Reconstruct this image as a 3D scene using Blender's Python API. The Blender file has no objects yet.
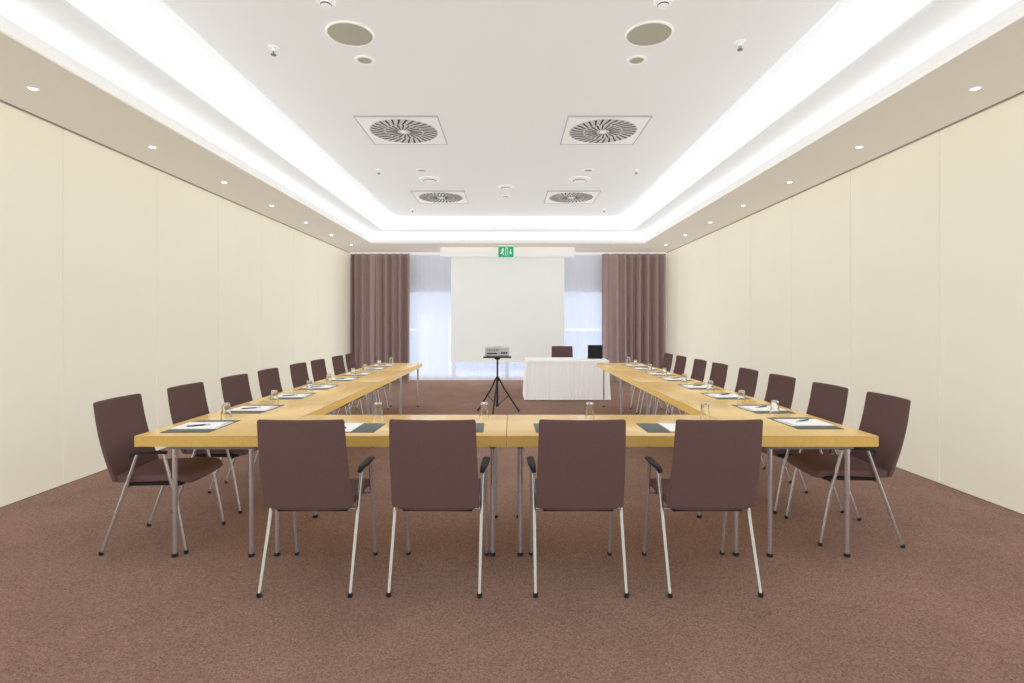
import bpy, bmesh, math, random
from mathutils import Vector, Matrix
random.seed(4)
PI=math.pi
C=bpy.context.scene.collection
sc=bpy.context.scene
sc.view_settings.view_transform='Standard'
sc.view_settings.look='None'
ORD=['nearest','second','third','fourth','fifth','sixth','seventh','eighth','ninth','tenth']

# ------------------------------------------------------------ materials
def mat(name,col,rough=.6,metal=0,noise=None,bump=0,bscale=200,emit=None,estr=0,spec=.5,trans=0,ior=1.45):
    m=bpy.data.materials.new(name); m.use_nodes=True
    nt=m.node_tree; b=nt.nodes['Principled BSDF']
    b.inputs['Base Color'].default_value=(*col,1); b.inputs['Roughness'].default_value=rough
    b.inputs['Metallic'].default_value=metal; b.inputs['Specular IOR Level'].default_value=spec
    b.inputs['Transmission Weight'].default_value=trans; b.inputs['IOR'].default_value=ior
    if emit:
        b.inputs['Emission Color'].default_value=(*emit,1); b.inputs['Emission Strength'].default_value=estr
    tc=nt.nodes.new('ShaderNodeTexCoord')
    if noise:
        col2,sc_,lo,hi=noise
        n=nt.nodes.new('ShaderNodeTexNoise'); n.inputs['Scale'].default_value=sc_; n.inputs['Detail'].default_value=3
        r=nt.nodes.new('ShaderNodeValToRGB'); r.color_ramp.elements[0].position=lo; r.color_ramp.elements[1].position=hi
        r.color_ramp.elements[0].color=(*col,1); r.color_ramp.elements[1].color=(*col2,1)
        nt.links.new(tc.outputs['Object'],n.inputs['Vector']); nt.links.new(n.outputs['Fac'],r.inputs['Fac'])
        nt.links.new(r.outputs['Color'],b.inputs['Base Color'])
    if bump:
        n2=nt.nodes.new('ShaderNodeTexNoise'); n2.inputs['Scale'].default_value=bscale; n2.inputs['Detail'].default_value=2
        bp=nt.nodes.new('ShaderNodeBump'); bp.inputs['Strength'].default_value=bump; bp.inputs['Distance'].default_value=.002
        nt.links.new(tc.outputs['Object'],n2.inputs['Vector']); nt.links.new(n2.outputs['Fac'],bp.inputs['Height'])
        nt.links.new(bp.outputs['Normal'],b.inputs['Normal'])
    return m

M={}
M['wall']=mat('cream_panel',(.81,.795,.67),.45,noise=((.82,.805,.685),1.2,.35,.65),spec=.4)
M['white']=mat('ceiling_white',(.84,.86,.885),.8,noise=((.845,.865,.89),2,.3,.7),spec=.2)
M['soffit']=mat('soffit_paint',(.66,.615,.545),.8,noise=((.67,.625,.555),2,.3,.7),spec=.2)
M['gap']=mat('dark_gap',(.03,.027,.025),.8)
M['seam']=mat('seam_edge',(.15,.14,.11),.7)
M['rail']=mat('track_metal',(.12,.11,.10),.5,metal=.3)
M['fabric']=mat('brown_fabric',(.102,.060,.059),.95,noise=((.158,.098,.096),500,.35,.7),bump=.3,bscale=700,spec=.1)
M['chrome']=mat('satin_chrome',(.66,.68,.73),.22,metal=1)
M['black']=mat('black_plastic',(.012,.012,.014),.5,spec=.25)
M['bracket']=mat('steel_bracket',(.2,.2,.21),.45,metal=.8)
M['blackmetal']=mat('black_metal',(.018,.018,.02),.45,metal=.3)
M['pad']=mat('grey_green_desk_pad',(.085,.105,.097),.6,noise=((.105,.125,.118),60,.3,.7),spec=.3)
M['paper']=mat('white_paper',(.86,.86,.86),.7)
M['ink']=mat('pale_print',(.35,.4,.45),.7)
M['glass']=mat('clear_glass',(1,1,1),.01,trans=1,ior=1.5)
M['grille']=mat('grille_mesh',(.46,.45,.37),.7,noise=((.36,.355,.29),260,.45,.55))
M['fixture']=mat('fixture_white',(.90,.90,.90),.5)
M['slot']=mat('slot_dark',(.045,.045,.05),.7,spec=.2)
M['swirl']=mat('swirl_grey',(.62,.62,.63),.6)
M['vframe']=mat('vent_frame_grey',(.40,.40,.41),.6)
M['lampglow']=mat('lamp_glow',(1,1,1),.4,emit=(1,.97,.9),estr=12)
M['screen']=mat('screen_cloth',(.80,.82,.82),.85,noise=((.81,.83,.83),3,.3,.7))
M['green']=mat('sign_green',(.0,.30,.13),.4,emit=(0,.45,.2),estr=.25)
M['signwhite']=mat('sign_white',(.9,.95,.9),.4,emit=(.9,1,.92),estr=.3)
M['cloth']=mat('white_cloth',(.82,.82,.83),.85)
M['projgrey']=mat('projector_grey',(.5,.5,.5),.4)
M['screenlit']=mat('laptop_screen',(.02,.03,.05),.15,emit=(.2,.35,.6),estr=.6)
M['frame']=mat('window_frame_white',(.55,.57,.62),.4)
M['parapet']=mat('parapet_blue_grey',(.42,.50,.66),.6,noise=((.45,.53,.68),3,.3,.7))
M['outwhite']=mat('outside_white',(.85,.87,.9),.7)
M['outfloor']=mat('terrace_floor',(.6,.62,.66),.8,noise=((.5,.52,.56),8,.3,.7))
M['backpaint']=mat('back_wall_paint',(.46,.455,.48),.8,noise=((.47,.465,.49),2,.3,.7))

def carpet():
    m=bpy.data.materials.new('speckled_carpet'); m.use_nodes=True; nt=m.node_tree; b=nt.nodes['Principled BSDF']
    b.inputs['Roughness'].default_value=1; b.inputs['Specular IOR Level'].default_value=.0
    tc=nt.nodes.new('ShaderNodeTexCoord')
    def N(s,d=3):
        n=nt.nodes.new('ShaderNodeTexNoise'); n.inputs['Scale'].default_value=s; n.inputs['Detail'].default_value=d
        nt.links.new(tc.outputs['Object'],n.inputs['Vector']); return n
    v=nt.nodes.new('ShaderNodeTexVoronoi'); v.inputs['Scale'].default_value=180
    nt.links.new(tc.outputs['Object'],v.inputs['Vector'])
    bw=nt.nodes.new('ShaderNodeSeparateColor'); nt.links.new(v.outputs['Color'],bw.inputs[0])
    n1=N(70,4); n2=N(1.6,6); n2.inputs['Roughness'].default_value=.65; n2.inputs['Distortion'].default_value=.4
    ad=nt.nodes.new('ShaderNodeMath'); ad.operation='MULTIPLY_ADD'; ad.inputs[1].default_value=.5
    nt.links.new(bw.outputs[0],ad.inputs[0]); 
    ml=nt.nodes.new('ShaderNodeMath'); ml.operation='MULTIPLY'; ml.inputs[1].default_value=.5
    nt.links.new(n1.outputs['Fac'],ml.inputs[0]); nt.links.new(ml.outputs[0],ad.inputs[2])
    r=nt.nodes.new('ShaderNodeValToRGB'); r.color_ramp.elements[0].position=.17; r.color_ramp.elements[1].position=.83
    r.color_ramp.elements[0].color=(.170,.100,.079,1); r.color_ramp.elements[1].color=(.37,.25,.205,1)
    nt.links.new(ad.outputs[0],r.inputs['Fac'])
    mx=nt.nodes.new('ShaderNodeMix'); mx.data_type='RGBA'; mx.blend_type='MULTIPLY'; mx.inputs[0].default_value=.6
    r2=nt.nodes.new('ShaderNodeValToRGB'); r2.color_ramp.elements[0].position=.36; r2.color_ramp.elements[1].position=.64
    r2.color_ramp.elements[0].color=(.78,.76,.76,1); r2.color_ramp.elements[1].color=(1,1,1,1)
    nt.links.new(n2.outputs['Fac'],r2.inputs['Fac'])
    nt.links.new(r.outputs['Color'],mx.inputs[6]); nt.links.new(r2.outputs['Color'],mx.inputs[7])
    nt.links.new(mx.outputs[2],b.inputs['Base Color'])
    return m
M['carpet']=carpet()

def wood(name,c1,c2,rough):
    m=bpy.data.materials.new(name); m.use_nodes=True; nt=m.node_tree; b=nt.nodes['Principled BSDF']
    b.inputs['Roughness'].default_value=rough
    tc=nt.nodes.new('ShaderNodeTexCoord'); mp=nt.nodes.new('ShaderNodeMapping'); mp.inputs['Scale'].default_value=(2,30,30)
    n=nt.nodes.new('ShaderNodeTexNoise'); n.inputs['Scale'].default_value=1.6; n.inputs['Detail'].default_value=5; n.inputs['Distortion'].default_value=.6
    r=nt.nodes.new('ShaderNodeValToRGB'); r.color_ramp.elements[0].position=.3; r.color_ramp.elements[1].position=.7
    r.color_ramp.elements[0].color=(*c1,1); r.color_ramp.elements[1].color=(*c2,1)
    nt.links.new(tc.outputs['Object'],mp.inputs['Vector']); nt.links.new(mp.outputs['Vector'],n.inputs['Vector'])
    nt.links.new(n.outputs['Fac'],r.inputs['Fac']); nt.links.new(r.outputs['Color'],b.inputs['Base Color'])
    return m
M['wood']=wood('beech_top',(.50,.33,.11),(.535,.365,.135),.22)
M['woodedge']=wood('beech_edge',(.57,.36,.08),(.62,.41,.11),.35)

def cloth_mat(name,col,transp,transl,col2=None):
    m=bpy.data.materials.new(name); m.use_nodes=True; nt=m.node_tree; nt.nodes.clear()
    o=nt.nodes.new('ShaderNodeOutputMaterial'); d=nt.nodes.new('ShaderNodeBsdfDiffuse'); t=nt.nodes.new('ShaderNodeBsdfTranslucent')
    tr=nt.nodes.new('ShaderNodeBsdfTransparent'); a=nt.nodes.new('ShaderNodeMixShader'); c=nt.nodes.new('ShaderNodeMixShader')
    tc=nt.nodes.new('ShaderNodeTexCoord'); n=nt.nodes.new('ShaderNodeTexNoise'); n.inputs['Scale'].default_value=30
    r=nt.nodes.new('ShaderNodeValToRGB'); r.color_ramp.elements[0].color=(*col,1); r.color_ramp.elements[1].color=(*(col2 or col),1)
    nt.links.new(tc.outputs['Object'],n.inputs['Vector']); nt.links.new(n.outputs['Fac'],r.inputs['Fac'])
    nt.links.new(r.outputs['Color'],d.inputs['Color']); nt.links.new(r.outputs['Color'],t.inputs['Color'])
    a.inputs[0].default_value=transl; c.inputs[0].default_value=transp
    nt.links.new(d.outputs[0],a.inputs[1]); nt.links.new(t.outputs[0],a.inputs[2])
    nt.links.new(a.outputs[0],c.inputs[1]); nt.links.new(tr.outputs[0],c.inputs[2]); nt.links.new(c.outputs[0],o.inputs[0])
    return m
M['drape']=cloth_mat('mauve_drape',(.34,.25,.245),0,.0,(.37,.275,.27))
M['sheer']=cloth_mat('sheer_white',(.52,.53,.59),.40,.5)
def pane_mat():
    m=bpy.data.materials.new('window_glass'); m.use_nodes=True; nt=m.node_tree; nt.nodes.clear()
    o=nt.nodes.new('ShaderNodeOutputMaterial'); g=nt.nodes.new('ShaderNodeBsdfGlossy'); g.inputs['Roughness'].default_value=.02
    t=nt.nodes.new('ShaderNodeBsdfTransparent'); t.inputs['Color'].default_value=(.95,.97,1,1); x=nt.nodes.new('ShaderNodeMixShader'); x.inputs[0].default_value=.06
    nt.links.new(t.outputs[0],x.inputs[1]); nt.links.new(g.outputs[0],x.inputs[2]); nt.links.new(x.outputs[0],o.inputs[0]); return m
M['pane']=pane_mat()

# ------------------------------------------------------------ mesh helpers
def box(bm,x0,x1,y0,y1,z0,z1,bev=0,seg=2,mi=0):
    r=bmesh.ops.create_cube(bm,size=1,matrix=Matrix.Translation(((x0+x1)/2,(y0+y1)/2,(z0+z1)/2))@Matrix.Diagonal((x1-x0,y1-y0,z1-z0,1)))
    vs=r['verts']; fs=set(f for v in vs for f in v.link_faces)
    for f in fs: f.material_index=mi
    if bev:
        es=list(set(e for v in vs for e in v.link_edges))
        bmesh.ops.bevel(bm,geom=es,offset=bev,segments=seg,profile=.5,affect='EDGES')
def tube(bm,pts,r,seg=12,radii=None,cap=True):
    pts=[Vector(p) for p in pts]; rings=[]
    up=None
    for i,p in enumerate(pts):
        if i==0: d=pts[1]-p
        elif i==len(pts)-1: d=p-pts[i-1]
        else: d=(pts[i+1]-p).normalized()+(p-pts[i-1]).normalized()
        d.normalize()
        if up is None:
            up=Vector((0,0,1)) if abs(d.z)<.9 else Vector((1,0,0))
        a=d.cross(up).normalized(); b=a.cross(d).normalized(); up=b
        rr=radii[i] if radii else r
        rings.append([bm.verts.new(p+a*math.cos(2*PI*k/seg)*rr+b*math.sin(2*PI*k/seg)*rr) for k in range(seg)])
    for i in range(len(rings)-1):
        for k in range(seg):
            bm.faces.new((rings[i][k],rings[i][(k+1)%seg],rings[i+1][(k+1)%seg],rings[i+1][k]))
    if cap: bm.faces.new(rings[0][::-1]); bm.faces.new(rings[-1])
def smooth_path(pts,n=6):
    P=[Vector(p) for p in pts]; out=[]
    Q=[P[0]]+P+[P[-1]]
    for i in range(1,len(Q)-2):
        for k in range(n):
            t=k/n; a,b,c,d=Q[i-1],Q[i],Q[i+1],Q[i+2]
            out.append(.5*((2*b)+(c-a)*t+(2*a-5*b+4*c-d)*t*t+(3*b-a-3*c+d)*t**3))
    out.append(P[-1]); return out
def lathe(bm,prof,seg=32,cx=0,cy=0,z0=0,flip=False,mi=0):
    rings=[]
    for r,z in prof:
        if r<1e-6: rings.append([bm.verts.new((cx,cy,z0+z))])
        else: rings.append([bm.verts.new((cx+r*math.cos(2*PI*k/seg),cy+r*math.sin(2*PI*k/seg),z0+z)) for k in range(seg)])
    for i in range(len(rings)-1):
        a,b=rings[i],rings[i+1]
        for k in range(seg):
            k2=(k+1)%seg
            if len(a)==1 and len(b)==1: continue
            if len(a)==1: f=bm.faces.new((a[0],b[k2],b[k]))
            elif len(b)==1: f=bm.faces.new((a[k],a[k2],b[0]))
            else: f=bm.faces.new((a[k],a[k2],b[k2],b[k]))
            f.material_index=mi
def loft(bm,loops):
    rings=[[bm.verts.new(p) for p in L] for L in loops]; n=len(rings[0])
    for i in range(len(rings)-1):
        for k in range(n): bm.faces.new((rings[i][k],rings[i][(k+1)%n],rings[i+1][(k+1)%n],rings[i+1][k]))
    bm.faces.new(rings[0][::-1]); bm.faces.new(rings[-1])
def sell(hw,ht,n=5,k=36):
    o=[]
    for i in range(k):
        a=2*PI*i/k; c,s=math.cos(a),math.sin(a)
        o.append((hw*math.copysign(abs(c)**(2/n),c),ht*math.copysign(abs(s)**(2/n),s)))
    return o
def poly(bm,pts,y,th):
    a=[bm.verts.new((x,y,z)) for x,z in pts]; b=[bm.verts.new((x,y-th,z)) for x,z in pts]
    bm.faces.new(a); bm.faces.new(b[::-1])
    n=len(pts)
    for i in range(n): bm.faces.new((a[i],b[i],b[(i+1)%n],a[(i+1)%n]))
def obj(name,bm,m,parent=None,loc=(0,0,0),rot=(0,0,0),ang=40,smooth=True,label=None):
    bmesh.ops.recalc_face_normals(bm,faces=bm.faces)
    me=bpy.data.meshes.new(name); bm.to_mesh(me); bm.free()
    for mm in (m if isinstance(m,list) else [m]): me.materials.append(mm)
    if smooth:
        for p in me.polygons: p.use_smooth=True
        me.set_sharp_from_angle(angle=math.radians(ang))
    o=bpy.data.objects.new(name,me); C.objects.link(o); o.location=loc; o.rotation_euler=rot
    if parent: o.parent=parent
    if label: o['label']=label
    return o
def B(): return bmesh.new()
def bx(name,m,parent,*a,bev=0,**k):
    b=B(); box(b,*a,bev=bev); return obj(name,b,m,parent,**k)
def tag(o,label,cat,group=None):
    o['label']=label; o['category']=cat
    if group: o['group']=group
    return o
def thing(name,label,cat,loc=(0,0,0),rz=0,group=None):
    o=bpy.data.objects.new(name,None); C.objects.link(o); o.empty_display_size=.1
    o.location=loc; o.rotation_euler=(0,0,rz); return tag(o,label,cat,group)
def struct(name,bm,m,parent=None,**k):
    o=obj(name,bm,m,parent,**k)
    if not parent: o['kind']='structure'
    return o
def dup(root,label,loc,rz=None):
    r=root.copy(); C.objects.link(r); r.location=loc
    if rz is not None: r.rotation_euler=(0,0,rz)
    r['label']=label
    for ch in list(root.children):
        c=ch.copy(); C.objects.link(c); c.parent=r
        for g in list(ch.children):
            d=g.copy(); C.objects.link(d); d.parent=c
    return r

# ------------------------------------------------------------ room shell
XL,XR,YF,YB=-3.90,3.77,-2.5,13.45
HS=3.12   # soffit height
HC=3.70   # highest ceiling
b=B(); box(b,XL-.2,XR+.2,YF-.2,YB+.2,-.1,0); struct('floor',b,M['carpet'],smooth=False)
cx=-.07
def ring(bm,xo0,xo1,yo0,yo1,xi0,xi1,yi0,yi1,z0,z1):
    box(bm,xo0,xi0,yo0,yo1,z0,z1); box(bm,xi1,xo1,yo0,yo1,z0,z1)
    box(bm,xi0,xi1,yo0,yi0,z0,z1); box(bm,xi0,xi1,yi1,yo1,z0,z1)
b=B(); box(b,XL-.2,XR+.2,YF-.2,YB+.2,HC,HC+.1); ceil=struct('ceiling',b,M['white'],smooth=False)
b=B(); ring(b,XL-.2,XR+.2,YF-.2,YB+.2,cx-2.88,cx+2.88,-1.2,11.5,HS,HS+.03)
soff=obj('soffit',b,M['soffit'],ceil,smooth=False)
b=B(); ring(b,cx-2.91,cx+2.91,-1.23,11.53,cx-2.88,cx+2.88,-1.2,11.5,HS,HS+.085)
ring(b,cx-3.42,cx+3.42,-1.74,12.04,cx-3.36,cx+3.36,-1.68,11.98,HS+.03,3.36)
obj('cove_lip',b,M['white'],ceil,smooth=False)
b=B(); ring(b,cx-3.42,cx+3.42,-1.74,12.04,cx-2.60,cx+2.60,-.92,11.22,3.36,3.385)
ring(b,cx-2.63,cx+2.63,-.95,11.25,cx-2.60,cx+2.60,-.92,11.22,3.36,3.44)
ring(b,cx-3.08,cx+3.08,-1.4,11.72,cx-3.02,cx+3.02,-1.34,11.66,3.385,HC)
obj('cove_ledge',b,M['white'],ceil,smooth=False)
PZ=3.58
b=B(); box(b,cx-2.27,cx+2.27,-.6,10.95,PZ,HC); obj('ceiling_panel',b,M['white'],ceil,smooth=False)
b=B(); ring(b,cx-2.44,cx+2.44,-.76,11.09,cx-2.27,cx+2.27,-.6,10.95,PZ+.055,HC); obj('ceiling_step',b,M['white'],ceil,smooth=False)

def wall_side(name,x,sgn,seams):
    b=B(); box(b,min(x,x+sgn*.2),max(x,x+sgn*.2),YF-.2,YB+.2,0,HC)
    w=struct(name,b,M['gap'],smooth=False)
    ys=[YF]+seams+[YB]
    for i in range(len(ys)-1):
        bm=B(); xi=x-sgn*.02
        box(bm,min(x,xi),max(x,xi),ys[i]+.006,ys[i+1]-.006,.012,HS-.012)
        obj('wall_panel',bm,M['wall'],w,smooth=False)
    bm=B(); xs=x-sgn*.008
    for y in seams: box(bm,min(x,xs),max(x,xs),y-.006,y+.006,.012,HS-.012)
    obj('panel_seal',bm,M['seam'],w,smooth=False)
    return w
wall_side('wall_left',XL-.02,-1,[-1.55,-.3,.95,2.2,3.45,4.70,5.95,7.2,8.45,9.7,10.95,12.2])
wall_side('wall_right',XR+.02,1,[-1.5,-.25,1.0,2.25,3.5,4.75,6.0,7.25,8.5,9.75,11.0,12.25])
for i,(x0,x1) in enumerate([(XL,XL+.014),(XR-.014,XR)]):
    b=B(); box(b,x0,x1,YF,YB,HS-.004,HS); struct('trim_%d'%(i+1),b,M['rail'],smooth=False)
b=B(); box(b,XL-.2,XR+.2,YF-.2,YF,0,HC); struct('wall_front',b,M['wall'],smooth=False)
WX0,WX1,WH=-2.75,2.55,2.26
b=B(); box(b,XL-.2,WX0,YB,YB+.2,0,HC); box(b,WX1,XR+.2,YB,YB+.2,0,HC); box(b,WX0,WX1,YB,YB+.2,WH,HC)
struct('wall_back',b,M['backpaint'],smooth=False)
nW=4; wd=(WX1-WX0)/nW
for i in range(nW):
    x0=WX0+i*wd; x1=x0+wd
    b=B(); f=.045
    box(b,x0,x0+f,YB+.05,YB+.12,0,WH); box(b,x1-f,x1,YB+.05,YB+.12,0,WH)
    box(b,x0+f,x1-f,YB+.05,YB+.12,0,.08); box(b,x0+f,x1-f,YB+.05,YB+.12,WH-.07,WH)
    w=struct('window_%d'%(i+1),b,M['frame'],smooth=False)
    bx('window_pane',M['pane'],w,x0+f,x1-f,YB+.08,YB+.09,.08,WH-.07)
# outside terrace
b=B(); box(b,-6,6,YB+.2,17.2,-.2,-.02); struct('terrace_floor',b,M['outfloor'],smooth=False)
t=thing('terrace_parapet','pale blue grey terrace parapet seen through the sheer curtains','parapet',(0,16.6,-.02))
bx('parapet_wall',M['parapet'],t,-6,6,0,.15,0,1.2); bx('coping',M['outwhite'],t,-6,6,-.03,.18,1.2,1.26)
t=thing('terrace_cabinet','white box standing outside beyond the left sheer curtain','cabinet',(-2.15,15.4,-.02))
bx('cabinet_body',M['outwhite'],t,-.42,.42,-.2,.2,0,1.62,bev=.01); bx('cabinet_top',M['outwhite'],t,-.46,.46,-.24,.24,1.62,1.68,bev=.008)

# ------------------------------------------------------------ curtains
def curtain(name,m,x0,x1,y,z0,z1,folds,amp,label,cat,seed,head=.06):
    rnd=random.Random(seed); bm=B(); n=folds*14
    ph=[rnd.uniform(-1.3,1.3) for _ in range(folds+2)]; am=[rnd.uniform(.45,1.15) for _ in range(folds+2)]
    rows=[0,.03,.1,.25,.45,.65,.85,1]
    g=[]
    for v in rows:
        L=[]
        for i in range(n+1):
            u=i/n; k=u*folds; j=int(k); fr=k-j
            a=am[j]*(1-fr)+am[j+1]*fr; p=ph[j]*(1-fr)+ph[j+1]*fr
            s=math.sin(2*PI*k+p*(.6+.4*v))
            yy=y+amp*a*(math.copysign(abs(s)**.75,s))*(.75+.3*v)
            xx=x0+(x1-x0)*u+.25*amp*math.sin(4*PI*k+p)*.6
            xx=min(max(xx,x0),x1)
            L.append(bm.verts.new((xx,yy,z1-(z1-z0)*v)))
        g.append(L)
    for r in range(len(rows)-1):
        for i in range(n): bm.faces.new((g[r][i],g[r][i+1],g[r+1][i+1],g[r+1][i]))
    o=obj(name,bm,m,ang=180); tag(o,label,cat); return o
curtain('drape',M['drape'],-3.86,-2.42,13.02,.02,HS-.03,8,.085,'mauve brown floor-length drape hanging against the left wall','curtain',1)
curtain('drape',M['drape'],2.19,3.74,13.02,.02,HS-.03,8,.085,'mauve brown floor-length drape hanging against the right wall','curtain',2)
curtain('sheer_curtain',M['sheer'],-2.62,-.10,13.26,.02,HS-.03,14,.008,'white sheer curtain showing left of the projection screen','sheer curtain',3)
curtain('sheer_curtain',M['sheer'],-.08,2.42,13.26,.02,HS-.03,14,.008,'white sheer curtain showing right of the projection screen','sheer curtain',4)
for y,l in ((13.02,'front ceiling curtain rail carrying the mauve drapes'),(13.26,'rear ceiling curtain rail carrying the sheer curtains')):
    b=B(); box(b,XL+.02,XR-.02,y-.015,y+.015,HS-.03,HS); tag(obj('curtain_rail',b,M['fixture'],smooth=False),l,'curtain rail')

# ------------------------------------------------------------ projection screen + exit sign
scx=-.075; SY=12.2
t=thing('projection_screen','large white pull-down projection screen hanging in front of the windows','projection screen',(scx,SY,.5))
HH=HS-.5-.004
bx('screen_housing',M['fixture'],t,-1.5,1.5,-.1,.1,HH-.20,HH,bev=.015)
bx('screen_surface',M['screen'],t,-1.28,1.28,-.006,-.002,.06,HH-.195)
b=B(); tube(b,[(-1.29,-.004,.05),(1.29,-.004,.05)],.016); obj('bottom_bar',b,M['fixture'],t)
for s in (-1,1): bx('end_cap',M['fixture'],t,s*1.5-(.012 if s<0 else 0),s*1.5+(.012 if s>0 else 0),-.105,.105,HH-.205,HH,bev=.003)
t=thing('exit_sign','green illuminated exit sign with running figure above the projection screen','exit sign',(-.11,11.85,HS-.002))
bx('sign_housing',M['fixture'],t,-.17,.17,-.03,.03,-.02,0,bev=.004)
bx('sign_face',M['green'],t,-.165,.165,-.012,.012,-.25,-.02,bev=.003)
b=B(); Y=-.012; T=.003
def seg2(x0,z0,x1,z1,w):
    d=Vector((x1-x0,z1-z0)).normalized(); nx,nz=-d.y*w/2,d.x*w/2
    poly(b,[(x0+nx,z0+nz),(x1+nx,z1+nz),(x1-nx,z1-nz),(x0-nx,z0-nz)],Y,T)
poly(b,[(-.065+.013*math.cos(a*PI/6),-.068+.013*math.sin(a*PI/6)) for a in range(12)],Y,T)
seg2(-.07,-.085,-.083,-.14,.022); seg2(-.07,-.09,-.045,-.115,.009); seg2(-.075,-.09,-.105,-.108,.009)
seg2(-.083,-.135,-.058,-.168,.012); seg2(-.058,-.168,-.062,-.21,.011); seg2(-.083,-.135,-.103,-.175,.012); seg2(-.103,-.175,-.128,-.18,.010)
obj('running_figure',b,M['signwhite'],t,smooth=False)
b=B(); seg2(-.01,-.05,-.01,-.225,.007); seg2(-.013,-.053,.038,-.053,.007); seg2(.035,-.05,.035,-.225,.007); obj('door_symbol',b,M['signwhite'],t,smooth=False)
b=B(); seg2(.10,-.08,.10,-.16,.016); poly(b,[(.075,-.15),(.125,-.15),(.10,-.195)],Y,T); obj('arrow_symbol',b,M['signwhite'],t,smooth=False)

# ------------------------------------------------------------ ceiling fittings
def diffuser(label,loc):
    t=thing('air_diffuser',label,'air vent',loc,0,'square swirl air diffusers in the ceiling')
    b=B(); s=.43
    box(b,-s,s,-s,s,-.014,0,bev=.004); obj('face_plate',b,M['fixture'],t)
    b=B(); ring(b,-s-.010,s+.010,-s-.010,s+.010,-s,s,-s,s,-.016,0); obj('frame',b,M['vframe'],t,smooth=False)
    b=B(); lathe(b,[(0,-.015),(.375,-.015),(.38,-.014)],48); obj('swirl_plate',b,M['swirl'],t)
    b=B()
    for r0,r1,n,w in ((.22,.365,30,.024),(.075,.205,20,.019)):
        for k in range(n):
            a=2*PI*k/n; tw=.16
            pts=[]
            for rr,aa,ww in ((r0,a,.55*w),(r1,a+tw,w)):
                c=Vector((rr*math.cos(aa),rr*math.sin(aa),0)); tn=Vector((-math.sin(aa),math.cos(aa),0))*ww/2
                pts.append((c-tn,c+tn))
            q=[pts[0][0],pts[0][1],pts[1][1],pts[1][0]]
            lo=[b.verts.new((p.x,p.y,-.018)) for p in q]; hi=[b.verts.new((p.x,p.y,-.014)) for p in q]
            b.faces.new(lo); b.faces.new(hi[::-1])
            for i in range(4): b.faces.new((lo[i],hi[i],hi[(i+1)%4],lo[(i+1)%4]))
    obj('swirl_slots',b,M['slot'],t,smooth=False)
    b=B(); lathe(b,[(0,-.024),(.03,-.024),(.035,-.020),(.035,-.014)],24); obj('centre_cap',b,M['fixture'],t)
    return t
dL,dR=-1.20,1.03
d0=diffuser('square swirl ceiling air diffuser, nearer one on the left side',(dL,6.06,PZ))
dup(d0,'square swirl ceiling air diffuser, nearer one on the right side',(dR,6.06,PZ))
dup(d0,'square swirl ceiling air diffuser, farther one on the left side',(dL,9.25,PZ))
dup(d0,'square swirl ceiling air diffuser, farther one on the right side',(dR,9.25,PZ))
def speaker(label,loc):
    t=thing('ceiling_speaker',label,'speaker',loc,0,'round ceiling speakers')
    b=B(); lathe(b,[(.162,-.006),(.164,-.013),(.173,-.011),(.176,0)],48); obj('rim',b,M['fixture'],t)
    b=B(); lathe(b,[(0,-.014),(.08,-.013),(.164,-.008),(.164,-.002)],48); obj('grille',b,M['grille'],t); return t
s0=speaker('large round beige ceiling speaker near the top left',(dL,4.03,PZ)); dup(s0,'large round beige ceiling speaker near the top right',(dR,4.03,PZ))
def downlight(label,loc,r=.08,g='recessed ceiling downlights'):
    t=thing('downlight',label,'ceiling light',loc,0,g)
    b=B(); lathe(b,[(r*.72,-.003),(r*.75,-.012),(r*.95,-.010),(r,0)],36); obj('rim',b,M['fixture'],t)
    b=B(); lathe(b,[(0,-.004),(r*.4,-.003),(r*.72,-.006),(r*.73,-.001)],36); obj('lens',b,M['grille'],t); return t
l0=downlight('small round downlight just beyond the left ceiling speaker',(dL,4.43,PZ))
for lb,x,y in (('small round downlight just beyond the right ceiling speaker',dR,4.43),
  ('small round downlight beyond the left near air diffuser',dL-.06,7.62),('small round downlight beyond the right near air diffuser',dR+.06,7.62),
  ('small round downlight behind the round detector in mid ceiling',-.09,9.2)):
    dup(l0,lb,(x,y,PZ))
def detector(label,loc,r):
    t=thing('smoke_detector',label,'smoke detector',loc,0,'white ceiling detectors')
    b=B(); lathe(b,[(r,0),(r,-.01),(r*.9,-.018),(0,-.018)],36); obj('base',b,M['fixture'],t)
    b=B(); lathe(b,[(r*.6,-.018),(r*.55,-.04),(r*.3,-.048),(0,-.048)],30); obj('sensor_head',b,M['fixture'],t)
    b=B(); lathe(b,[(r*.62,-.026),(r*.63,-.029),(r*.58,-.033)],30); obj('vent_gap',b,M['slot'],t); return t
e0=detector('wide round white ceiling disc on the left before the far air diffuser',(dL-.02,8.1,PZ),.16)
dup(e0,'wide round white ceiling disc on the right before the far air diffuser',(dR,8.1,PZ))
detector('round white detector in the middle of the ceiling',(-.08,8.55,PZ),.12)
def sprinkler(label,loc):
    t=thing('sprinkler',label,'sprinkler',loc,0,'ceiling sprinkler heads')
    b=B(); lathe(b,[(.04,0),(.038,-.008),(.012,-.01),(.012,-.03),(0,-.03)],20); obj('escutcheon',b,M['fixture'],t)
    b=B(); lathe(b,[(0,-.065),(.02,-.063),(.022,-.058),(.004,-.056),(.004,-.03)],16)
    for s in (-1,1): tube(b,[(s*.009,0,-.03),(s*.013,0,-.045),(s*.004,0,-.058)],.002,6)
    obj('deflector',b,M['bracket'],t); return t
p0=sprinkler('nearest small ceiling sprinkler head left of the speaker',(-1.86,4.23,PZ))
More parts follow.
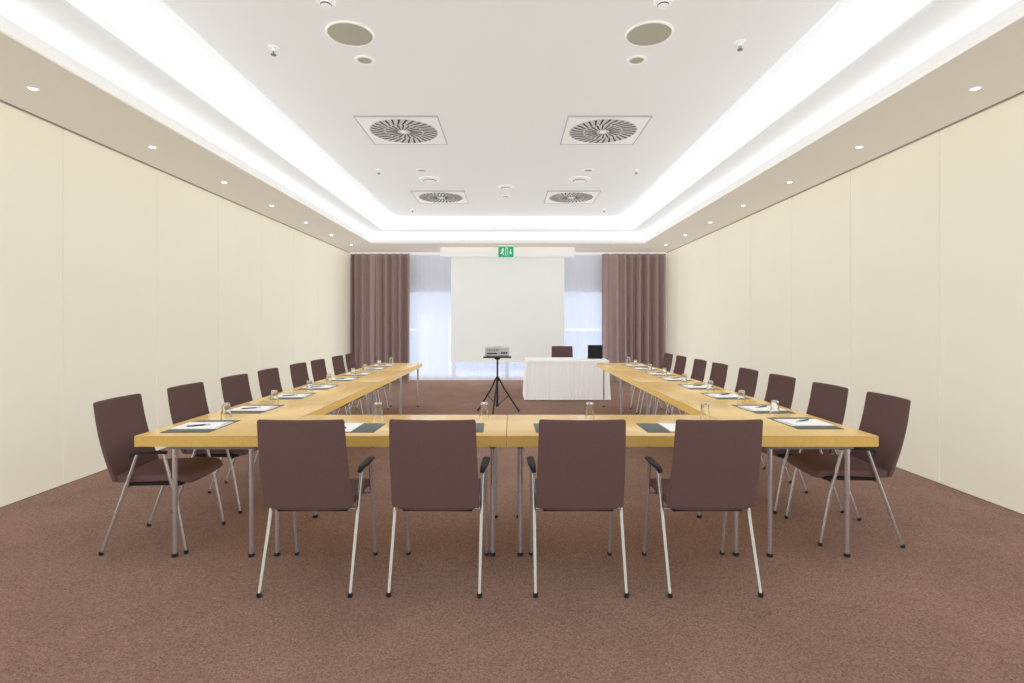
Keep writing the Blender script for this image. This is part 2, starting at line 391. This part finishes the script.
for lb,x,y in (('nearest small ceiling sprinkler head right of the speaker',1.76,4.15),
  ('second small ceiling sprinkler head on the left, beside near diffuser',-1.86,7.6),('second small ceiling sprinkler head on the right, beside near diffuser',1.76,7.6),
  ('farthest small ceiling sprinkler head on the left',-1.86,10.2),('farthest small ceiling sprinkler head on the right',1.76,10.2)):
    dup(p0,lb,(x,y,PZ))
detector('small white detector at the top edge on the left',(-1.24,3.62,PZ),.06)
detector('small white detector at the top edge on the right',(1.02,3.62,PZ),.06)
def spot(label,loc,g):
    t=thing('spotlight',label,'ceiling light',loc,0,g)
    b=B(); lathe(b,[(.024,-.002),(.026,-.007),(.036,-.005),(.040,0)],28); obj('rim',b,M['fixture'],t)
    b=B(); lathe(b,[(0,-.006),(.024,-.004),(.024,-.001)],24); obj('lamp_lens',b,M['lampglow'],t); return t
q0=None
for side,x in (('left',-3.46),('right',3.36)):
    for k in range(7):
        lb='%s small recessed spotlight in the %s lowered ceiling border'%(ORD[k],side)
        loc=(x,3.91+1.3*k,HS)
        if q0 is None: q0=spot(lb,loc,'small recessed spotlights along the ceiling borders')
        else: dup(q0,lb,loc)

# ------------------------------------------------------------ tables
TL,TW,TH=1.4875,.755,.74
def make_table(label,loc,rz,lx,ly0,ly1):
    t=thing('conference_table',label,'table',loc,rz,'beech conference tables set in a U')
    b=B(); g=.0015
    box(b,g,TL-g,g,TW-g,TH-.008,TH,bev=.002); obj('tabletop',b,M['wood'],t)
    b=B(); ring(b,g,TL-g,g,TW-g,.03,TL-.03,.03,TW-.03,TH-.065,TH-.008)
    obj('edge_band',b,M['woodedge'],t,smooth=False)
    b=B(); box(b,.03,TL-.03,.03,TW-.03,TH-.045,TH-.0082); obj('underside',b,M['woodedge'],t,smooth=False)
    for ex in (lx,TL-lx):
        for y in (ly0,ly1):
            b=B(); tube(b,[(ex,y,.012),(ex,y,TH-.045)],.0145,14); l=obj('leg',b,M['chrome'],t)
            b=B(); lathe(b,[(0,0),(.018,0),(.019,.012),(.0155,.02),(0,.02)],16,ex,y); obj('foot',b,M['black'],l)
        b=B(); box(b,ex-.018,ex+.018,ly0-.03,ly1+.03,TH-.085,TH-.045,bev=.003); obj('leg_bracket',b,M['bracket'],t)
    ym=(ly0+ly1)/2
    b=B(); tube(b,[(lx,ym,TH-.075),(lx+.28,ym,TH-.05)],.006,8); obj('folding_stay',b,M['bracket'],t)
    b=B(); tube(b,[(TL-lx,ym,TH-.075),(TL-lx-.28,ym,TH-.05)],.006,8); obj('folding_stay',b,M['bracket'],t)
    return t
Y0=3.25; XA=-1.515; XM=XA+TL; XB=XM+TL
f0=make_table('front beech table behind the two left centre chairs',(XA,Y0,0),0,.085,.05,TW-.06)
dup(f0,'front beech table behind the two right centre chairs',(XM,Y0,0))
c0=None
for k in range(4):
    lb='%s beech table of the left row, running toward the windows'%ORD[k]
    if c0 is None: c0=make_table(lb,(XA,Y0+k*TL,0),PI/2,.036,.065,TW-.225)
    else: dup(c0,lb,(XA,Y0+k*TL,0))
c0=None
for k in range(4):
    lb='%s beech table of the right row, running toward the windows'%ORD[k]
    if c0 is None: c0=make_table(lb,(XB,Y0+(k+1)*TL,0),-PI/2,.036,.115,TW-.17)
    else: dup(c0,lb,(XB,Y0+(k+1)*TL,0))

# ------------------------------------------------------------ chair
def make_chair(label,loc,rz,g):
    t=thing('conference_chair',label,'chair',loc,rz,g)
    loops=[]; N=26
    for i in range(N+1):
        v=i/N; s=.5-.5*math.cos(PI*v)
        z=.44+.49*s; y=-.212-.123*s-.018*math.sin(PI*s)
        hw=.233-.013*s; th=.0135
        rv=.024
        for e in (s,1-s):
            if e<rv: q=1-e/rv; f=math.sqrt(max(0,1-q*q)); hw-=.011*(1-f); th*=.3+.7*f
        loops.append([(a,y+c+.032*(a/.24)**2,z) for a,c in sell(hw,th,9,48)])
    b=B(); loft(b,loops); obj('backrest',b,M['fabric'],t,ang=60)
    loops=[]; N=22
    for i in range(N+1):
        s=.5-.5*math.cos(PI*i/N)
        y=-.20+.465*s; hw=.215+.006*s; th=.028; z=.457+.012*s-.03*max(0,(s-.75)/.25)**2
        for e,rv in ((s,.06),(1-s,.09)):
            if e<rv: q=1-e/rv; f=math.sqrt(max(0,1-q*q)); hw-=.025*(1-f); th*=.2+.8*f
        loops.append([(a,y,z+c-.010*math.cos(a/.24*1.4)) for a,c in sell(hw,th,6,44)])
    b=B(); loft(b,loops); obj('seat',b,M['fabric'],t,ang=60)
    b=B(); box(b,-.19,.19,-.15,.2,.405,.427,bev=.006); obj('seat_pan',b,M['black'],t)
    for s in (-1,1):
        b=B(); tube(b,[(s*.236,-.255,.012),(s*.236,-.135,.34),(s*.240,-.040,.616)],.0105,12); l=obj('leg',b,M['chrome'],t)
        b=B(); lathe(b,[(0,0),(.012,0),(.0135,.008),(.0125,.022),(0,.022)],14,s*.236,-.2565); obj('foot_glide',b,M['black'],l)
        b=B(); tube(b,[(s*.240,.25,.012),(s*.238,.19,.33),(s*.242,.115,.618)],.0105,12); l=obj('leg',b,M['chrome'],t)
        b=B(); lathe(b,[(0,0),(.012,0),(.0135,.008),(.0125,.022),(0,.022)],14,s*.240,.2515); obj('foot_glide',b,M['black'],l)
        path=smooth_path([(s*.236,-.085,.600),(s*.240,-.062,.617),(s*.245,-.02,.624),(s*.248,.04,.626),(s*.248,.10,.627),(s*.246,.140,.624)],5)
        loops=[]
        n=len(path)
        for i,p in enumerate(path):
            d=(path[min(i+1,n-1)]-path[max(i-1,0)]).normalized(); a=d.cross(Vector((0,0,1))).normalized(); u=a.cross(d)
            tt=i/(n-1); w=.011+.011*min(1,max(0,tt/.4)); 
            if tt>.88: w*=math.sqrt(max(.1,1-((tt-.88)/.125)**2))
            loops.append([tuple(p+a*q+u*r) for q,r in sell(w,.009,3,16)])
        b=B(); loft(b,loops); obj('armrest',b,M['black'],t,ang=60)
    b=B(); tube(b,[(-.237,-.108,.41),(.237,-.108,.41)],.009,10); obj('crossbar',b,M['chrome'],t)
    b=B(); tube(b,[(-.239,.172,.40),(.239,.172,.40)],.009,10); obj('crossbar',b,M['chrome'],t)
    return t
gF='brown chairs along the front table'; gL='brown chairs along the left table row'; gR='brown chairs along the right table row'
names=['leftmost of four brown upholstered chairs with backs toward the viewer','second from left of four brown chairs with backs toward the viewer',
 'third from left of four brown chairs with backs toward the viewer','rightmost of four brown upholstered chairs with backs toward the viewer']
fx=[-1.07,-.394,.363,1.057]
ch0=make_chair(names[0],(fx[0],3.055,0),0,gF)
for i in (1,2,3): dup(ch0,names[i],(fx[i],3.055,0),[0,-.02,.0,.01][i])
LY=[3.555,4.27,5.02,5.72,6.52,7.18,8.0,8.62]
RY=[3.665,4.27,5.02,5.74,6.52,7.2,8.0,8.65]
for k,y in enumerate(LY):
    c=dup(ch0,'%s brown chair on the outer side of the left table row'%ORD[k],(-2.265,y,0),-PI/2+(.05 if k==0 else random.uniform(-.03,.03))); c['group']=gL
for k,y in enumerate(RY):
    c=dup(ch0,'%s brown chair on the outer side of the right table row'%ORD[k],(2.235 if k==0 else 2.215,y,0),PI/2+(-.06 if k==0 else random.uniform(-.03,.03))); c['group']=gR
c=dup(ch0,'brown chair facing the viewer behind the white draped table',(1.08,11.12,0),PI); del c['group']

# ------------------------------------------------------------ place settings
def make_pad(label,loc,rz,g):
    b=B(); box(b,-.21,.21,-.15,.15,0,.003,bev=.001); o=obj('desk_pad',b,M['pad'],loc=loc,rot=(0,0,rz)); return tag(o,label,'desk pad',g)
def make_note(label,loc,rz,g):
    t=thing('notepad',label,'notepad',loc,rz,g)
    b=B(); box(b,-.115,.115,-.145,.145,0,.005,bev=.0006); obj('paper_block',b,M['paper'],t)
    b=B(); box(b,-.09,.0,.115,.125,.005,.0054); box(b,-.105,.105,.131,.14,.005,.0056); obj('printed_header',b,M['ink'],t,smooth=False); return t
def make_pen(label,loc,rz,g):
    t=thing('pen',label,'pen',loc,rz,g)
    b=B(); tube(b,[(0,-.07,.005),(0,-.062,.005),(0,.04,.005)],.004,10,radii=[.001,.004,.0045]); obj('barrel',b,M['black'],t)
    b=B(); tube(b,[(0,.04,.005),(0,.068,.005)],.0046,10); box(b,.0035,.0055,.03,.066,.004,.0065); obj('clip',b,M['chrome'],t); return t
def make_glass(label,loc,g):
    b=B(); lathe(b,[(0,.116),(.0225,.116),(.026,.112),(.029,.06),(.036,.0),(.0325,0),(.0255,.06),(.0215,.102),(0,.104)],28)
    o=obj('drinking_glass',b,M['glass'],loc=loc); return tag(o,label,'glass',g)
P={'pad':None,'note':None,'pen':None,'glass':None}
def put(key,fn,label,loc,rz,g):
    if P[key] is None:
        P[key]=fn(label,loc,g) if key=='glass' else fn(label,loc,rz,g)
    else:
        o=dup(P[key],label,loc,rz); o['group']=g
def setting(where,x,y,rz,glass,ps=0):
    fwd=Vector((-math.sin(rz),math.cos(rz))); rt=Vector((math.cos(rz),math.sin(rz)))
    put('pad',make_pad,'grey green desk pad '+where,(x,y,TH),rz,'desk pads on the U of tables')
    q=Vector((x,y))+rt*ps
    put('note',make_note,'white notepad on the desk pad '+where,(q.x,q.y,TH+.003),rz,'notepads on the desk pads')
    q2=q+rt*(.03)-fwd*.01
    put('pen',make_pen,'black pen on the notepad '+where,(q2.x,q2.y,TH+.008),rz+.5,'pens on the notepads')
    put('glass',make_glass,'upturned clear drinking glass at the place '+where,(*glass,TH),0,'upturned drinking glasses')
fw=['before leftmost front chair','before second front chair from left','before third front chair from left','before rightmost front chair']
gx=[-.945,-.19,.56,1.38]
for i in range(4): setting(fw[i],[-1.06,-.386,.363,1.057][i],3.50,random.uniform(-.03,.03),(gx[i],3.84),[-.05,-.05,.05,.05][i])
for k,y in enumerate(LY):
    setting('before %s chair of left row'%ORD[k],-2.03,y,-PI/2+random.uniform(-.05,.05),(-1.99+random.uniform(-.03,.03),y+.25))
for k,y in enumerate(RY):
    setting('before %s chair of right row'%ORD[k],1.985,y,PI/2+random.uniform(-.05,.05),(1.93+random.uniform(-.03,.03),y+.26))

# ------------------------------------------------------------ projector on tripod
TX,TY=-.215,8.55
t=thing('tripod_stand','black tripod stand carrying the projector in mid room','tripod stand',(TX,TY,0))
bx('platform',M['blackmetal'],t,-.22,.22,-.17,.17,.875,.89,bev=.004)
b=B(); tube(b,[(0,0,.12),(0,0,.55)],.017); obj('lower_pole',b,M['blackmetal'],t)
b=B(); tube(b,[(0,0,.5),(0,0,.875)],.014); obj('upper_pole',b,M['blackmetal'],t)
b=B(); lathe(b,[(0,.50),(.026,.50),(.028,.56),(.018,.575),(0,.575)],18); lathe(b,[(0,.84),(.03,.84),(.06,.875),(0,.875)],18)
lathe(b,[(0,.10),(.022,.10),(.022,.14),(0,.14)],18); obj('collar',b,M['black'],t)
for a in (-100,20,150):
    ra=math.radians(a); c,s=math.cos(ra),math.sin(ra)
    b=B(); tube(b,[(c*.03,s*.03,.54),(c*.10,s*.10,.40),(c*.36,s*.36,.012)],.013,10); l=obj('leg',b,M['blackmetal'],t)
    b=B(); lathe(b,[(0,0),(.016,0),(.018,.02),(.012,.035),(0,.035)],14,c*.36,s*.36); obj('rubber_foot',b,M['black'],l)
    b=B(); tube(b,[(c*.018,s*.018,.125),(c*.19,s*.19,.265)],.006,8); obj('brace',b,M['blackmetal'],t)
t=thing('projector','light grey projector resting on the tripod platform','projector',(TX,TY,.89))
b=B(); box(b,-.19,.19,-.14,.14,.014,.155,bev=.025,seg=4); obj('body',b,M['projgrey'],t)
b=B()
for i in range(7): box(b,-.15+i*.026,-.137+i*.026,-.1415,-.138,.085,.13)
obj('vent_grille',b,M['bracket'],t,smooth=False)
b=B()
for i in range(3): box(b,.06+i*.035,.085+i*.035,-.1415,-.138,.05,.08)
box(b,-.16,.0,-.1415,-.138,.045,.065)
obj('socket_panel',b,M['black'],t,smooth=False)
b=B(); tube(b,[(.08,.13,.08),(.08,.165,.08)],.04,24); obj('lens',b,M['black'],t)
for x in (-.15,.15):
    for y in (-.11,.11):
        b=B(); lathe(b,[(0,0),(.012,0),(.012,.02),(0,.02)],12,x,y); obj('foot',b,M['black'],t)
b=B(); box(b,-.05,.06,-.06,.0,.155,.159,bev=.001); obj('button_panel',b,M['bracket'],t)

# ------------------------------------------------------------ draped table
DX0,DX1,DY0,DY1=.29,1.78,9.90,10.70
t=thing('side_table','plain table hidden under the white skirted cloth','table',((DX0+DX1)/2,(DY0+DY1)/2,0))
hx,hy=(DX1-DX0)/2,(DY1-DY0)/2
bx('tabletop',M['wood'],t,-hx+.02,hx-.02,-hy+.02,hy-.02,.70,.733,bev=.003)
for sx in (-1,1):
    for sy in (-1,1):
        b=B(); tube(b,[(sx*(hx-.12),sy*(hy-.12),0),(sx*(hx-.12),sy*(hy-.12),.70)],.016); obj('leg',b,M['chrome'],t)
b=B()
def side_pts(x0,y0,x1,y1,n):
    for i in range(n): yield (x0+(x1-x0)*i/n,y0+(y1-y0)*i/n)
pts=list(side_pts(DX0,DY0,DX1,DY0,200))+list(side_pts(DX1,DY0,DX1,DY1,110))+list(side_pts(DX1,DY1,DX0,DY1,200))+list(side_pts(DX0,DY1,DX0,DY0,110))
rings_=[]
for z,am,fl in ((.738,0,0),(.738,0,.012),(.728,.1,.02),(.695,.15,.02),(.690,.3,.006),(.6,.8,.008),(.35,1.2,.018),(.015,1.7,.03)):
    L=[]
    for i,(x,y) in enumerate(pts):
        w=fl+am*.0095*(1+math.sin(2*PI*i/13+2.2*math.sin(i*.05)+1.1*math.sin(i*.23)))*(.75+.25*math.sin(i*.11+1))
        dx,dy=0,0
        if i<200: dy=-1
        elif i<310: dx=1
        elif i<510: dy=1
        else: dx=-1
        kx=(x-(DX0+DX1)/2)/hx; ky=(y-(DY0+DY1)/2)/hy
        L.append(b.verts.new((x+dx*w+(0 if dx else fl*kx),y+dy*w+(0 if dy else fl*ky),z)))
    rings_.append(L)
n=len(pts)
for r in range(len(rings_)-1):
    for i in range(n): b.faces.new((rings_[r][i],rings_[r][(i+1)%n],rings_[r+1][(i+1)%n],rings_[r+1][i]))
b.faces.new(rings_[0])
tag(obj('tablecloth',b,M['cloth'],ang=60),'white pleated tablecloth skirt reaching the floor near the screen','tablecloth')
t=thing('laptop','open black laptop seen from behind on the white cloth','laptop',(1.62,10.42,.739),PI-.12)
bx('keyboard_base',M['black'],t,-.14,.14,-.12,.12,0,.018,bev=.003)
b=B(); box(b,-.125,.125,-.04,.085,.018,.0195); obj('keyboard',b,M['bracket'],t,smooth=False)
b=B(); box(b,-.14,.14,-.004,.004,0,.25,bev=.003); lid=obj('lid',b,M['black'],t,loc=(0,.115,.016),rot=(-.15,0,0))
b=B(); box(b,-.128,.128,-.0055,-.004,.02,.235); obj('display',b,M['screenlit'],lid,smooth=False)

# ------------------------------------------------------------ lights
def area(name,loc,sx,sy,e,col,rot=(PI,0,0)):
    l=bpy.data.lights.new(name,'AREA'); l.shape='RECTANGLE'; l.size=sx; l.size_y=sy; l.energy=e; l.color=col
    o=bpy.data.objects.new(name,l); C.objects.link(o); o.location=loc; o.rotation_euler=rot; return o
W=(1,.985,.96); W2=(.96,.98,1)
def covering(z,hx,y0,y1,epm,tagn,col,tl=0):
    L=y1-y0
    area('cove_light_'+tagn,(cx-hx,(y0+y1)/2,z),.04,L,epm*L,col,(0,PI+tl,0)); area('cove_light_'+tagn,(cx+hx,(y0+y1)/2,z),.04,L,epm*L,col,(0,PI-tl,0))
    area('cove_light_'+tagn,(cx,y0,z),2*hx-.2,.04,epm*(2*hx),col,(PI-tl,0,0)); area('cove_light_'+tagn,(cx,y1,z),2*hx-.2,.04,epm*(2*hx),col,(PI+tl,0,0))
covering(HS+.045,3.12,-1.44,11.74,.42,'lower',W,0)
covering(3.42,2.78,-1.10,11.40,1.0,'upper',W2,1.0)
# added fill suns in place of room bounce; furnishings shade all but the upward
blk=bpy.data.collections.new('furnishings')
for o in list(C.objects):
    r=o
    while r.parent: r=r.parent
    if o.type=='MESH' and r.name.split('.')[0] in ('conference_table','conference_chair','drape','tablecloth','tripod_stand','projector','laptop','desk_pad','notepad','pen','projection_screen'):
        blk.objects.link(o)
def fill(name,rot,e,col,ang=90,shade=True):
    l=bpy.data.lights.new(name,'SUN'); l.energy=e; l.color=col; l.angle=math.radians(ang)
    o=bpy.data.objects.new(name,l); C.objects.link(o); o.location=(0,0,2); o.rotation_euler=rot
    if shade: o.light_linking.blocker_collection=blk
    else: l.use_shadow=False
    return o
fill('fill_up',(PI,0,0),2.35,(.945,.975,1),90,False)
fill('fill_down',(0,0,0),4.0,(1,.985,.965),130)
fill('fill_to_windows',(PI/2,0,0),3.2,(1,.995,.99),100)
fill('fill_to_left',(PI/2,0,PI/2),3.5,(1,.99,.965),100)
fill('fill_to_right',(PI/2,0,-PI/2),3.5,(1,.99,.965),100)

# world
w=bpy.data.worlds.new('sky'); sc.world=w; w.use_nodes=True
bg=w.node_tree.nodes['Background']; bg.inputs[0].default_value=(.78,.87,1,1); bg.inputs[1].default_value=1.2

# camera
cam=bpy.data.cameras.new('camera'); co=bpy.data.objects.new('camera',cam); C.objects.link(co)
co.location=(0,0,1.42); co.rotation_euler=(PI/2,0,0)
cam.sensor_width=36; cam.lens=540/1024*36; cam.shift_y=-18.5/1024; cam.shift_x=1/1024; cam.clip_start=.05
sc.camera=co
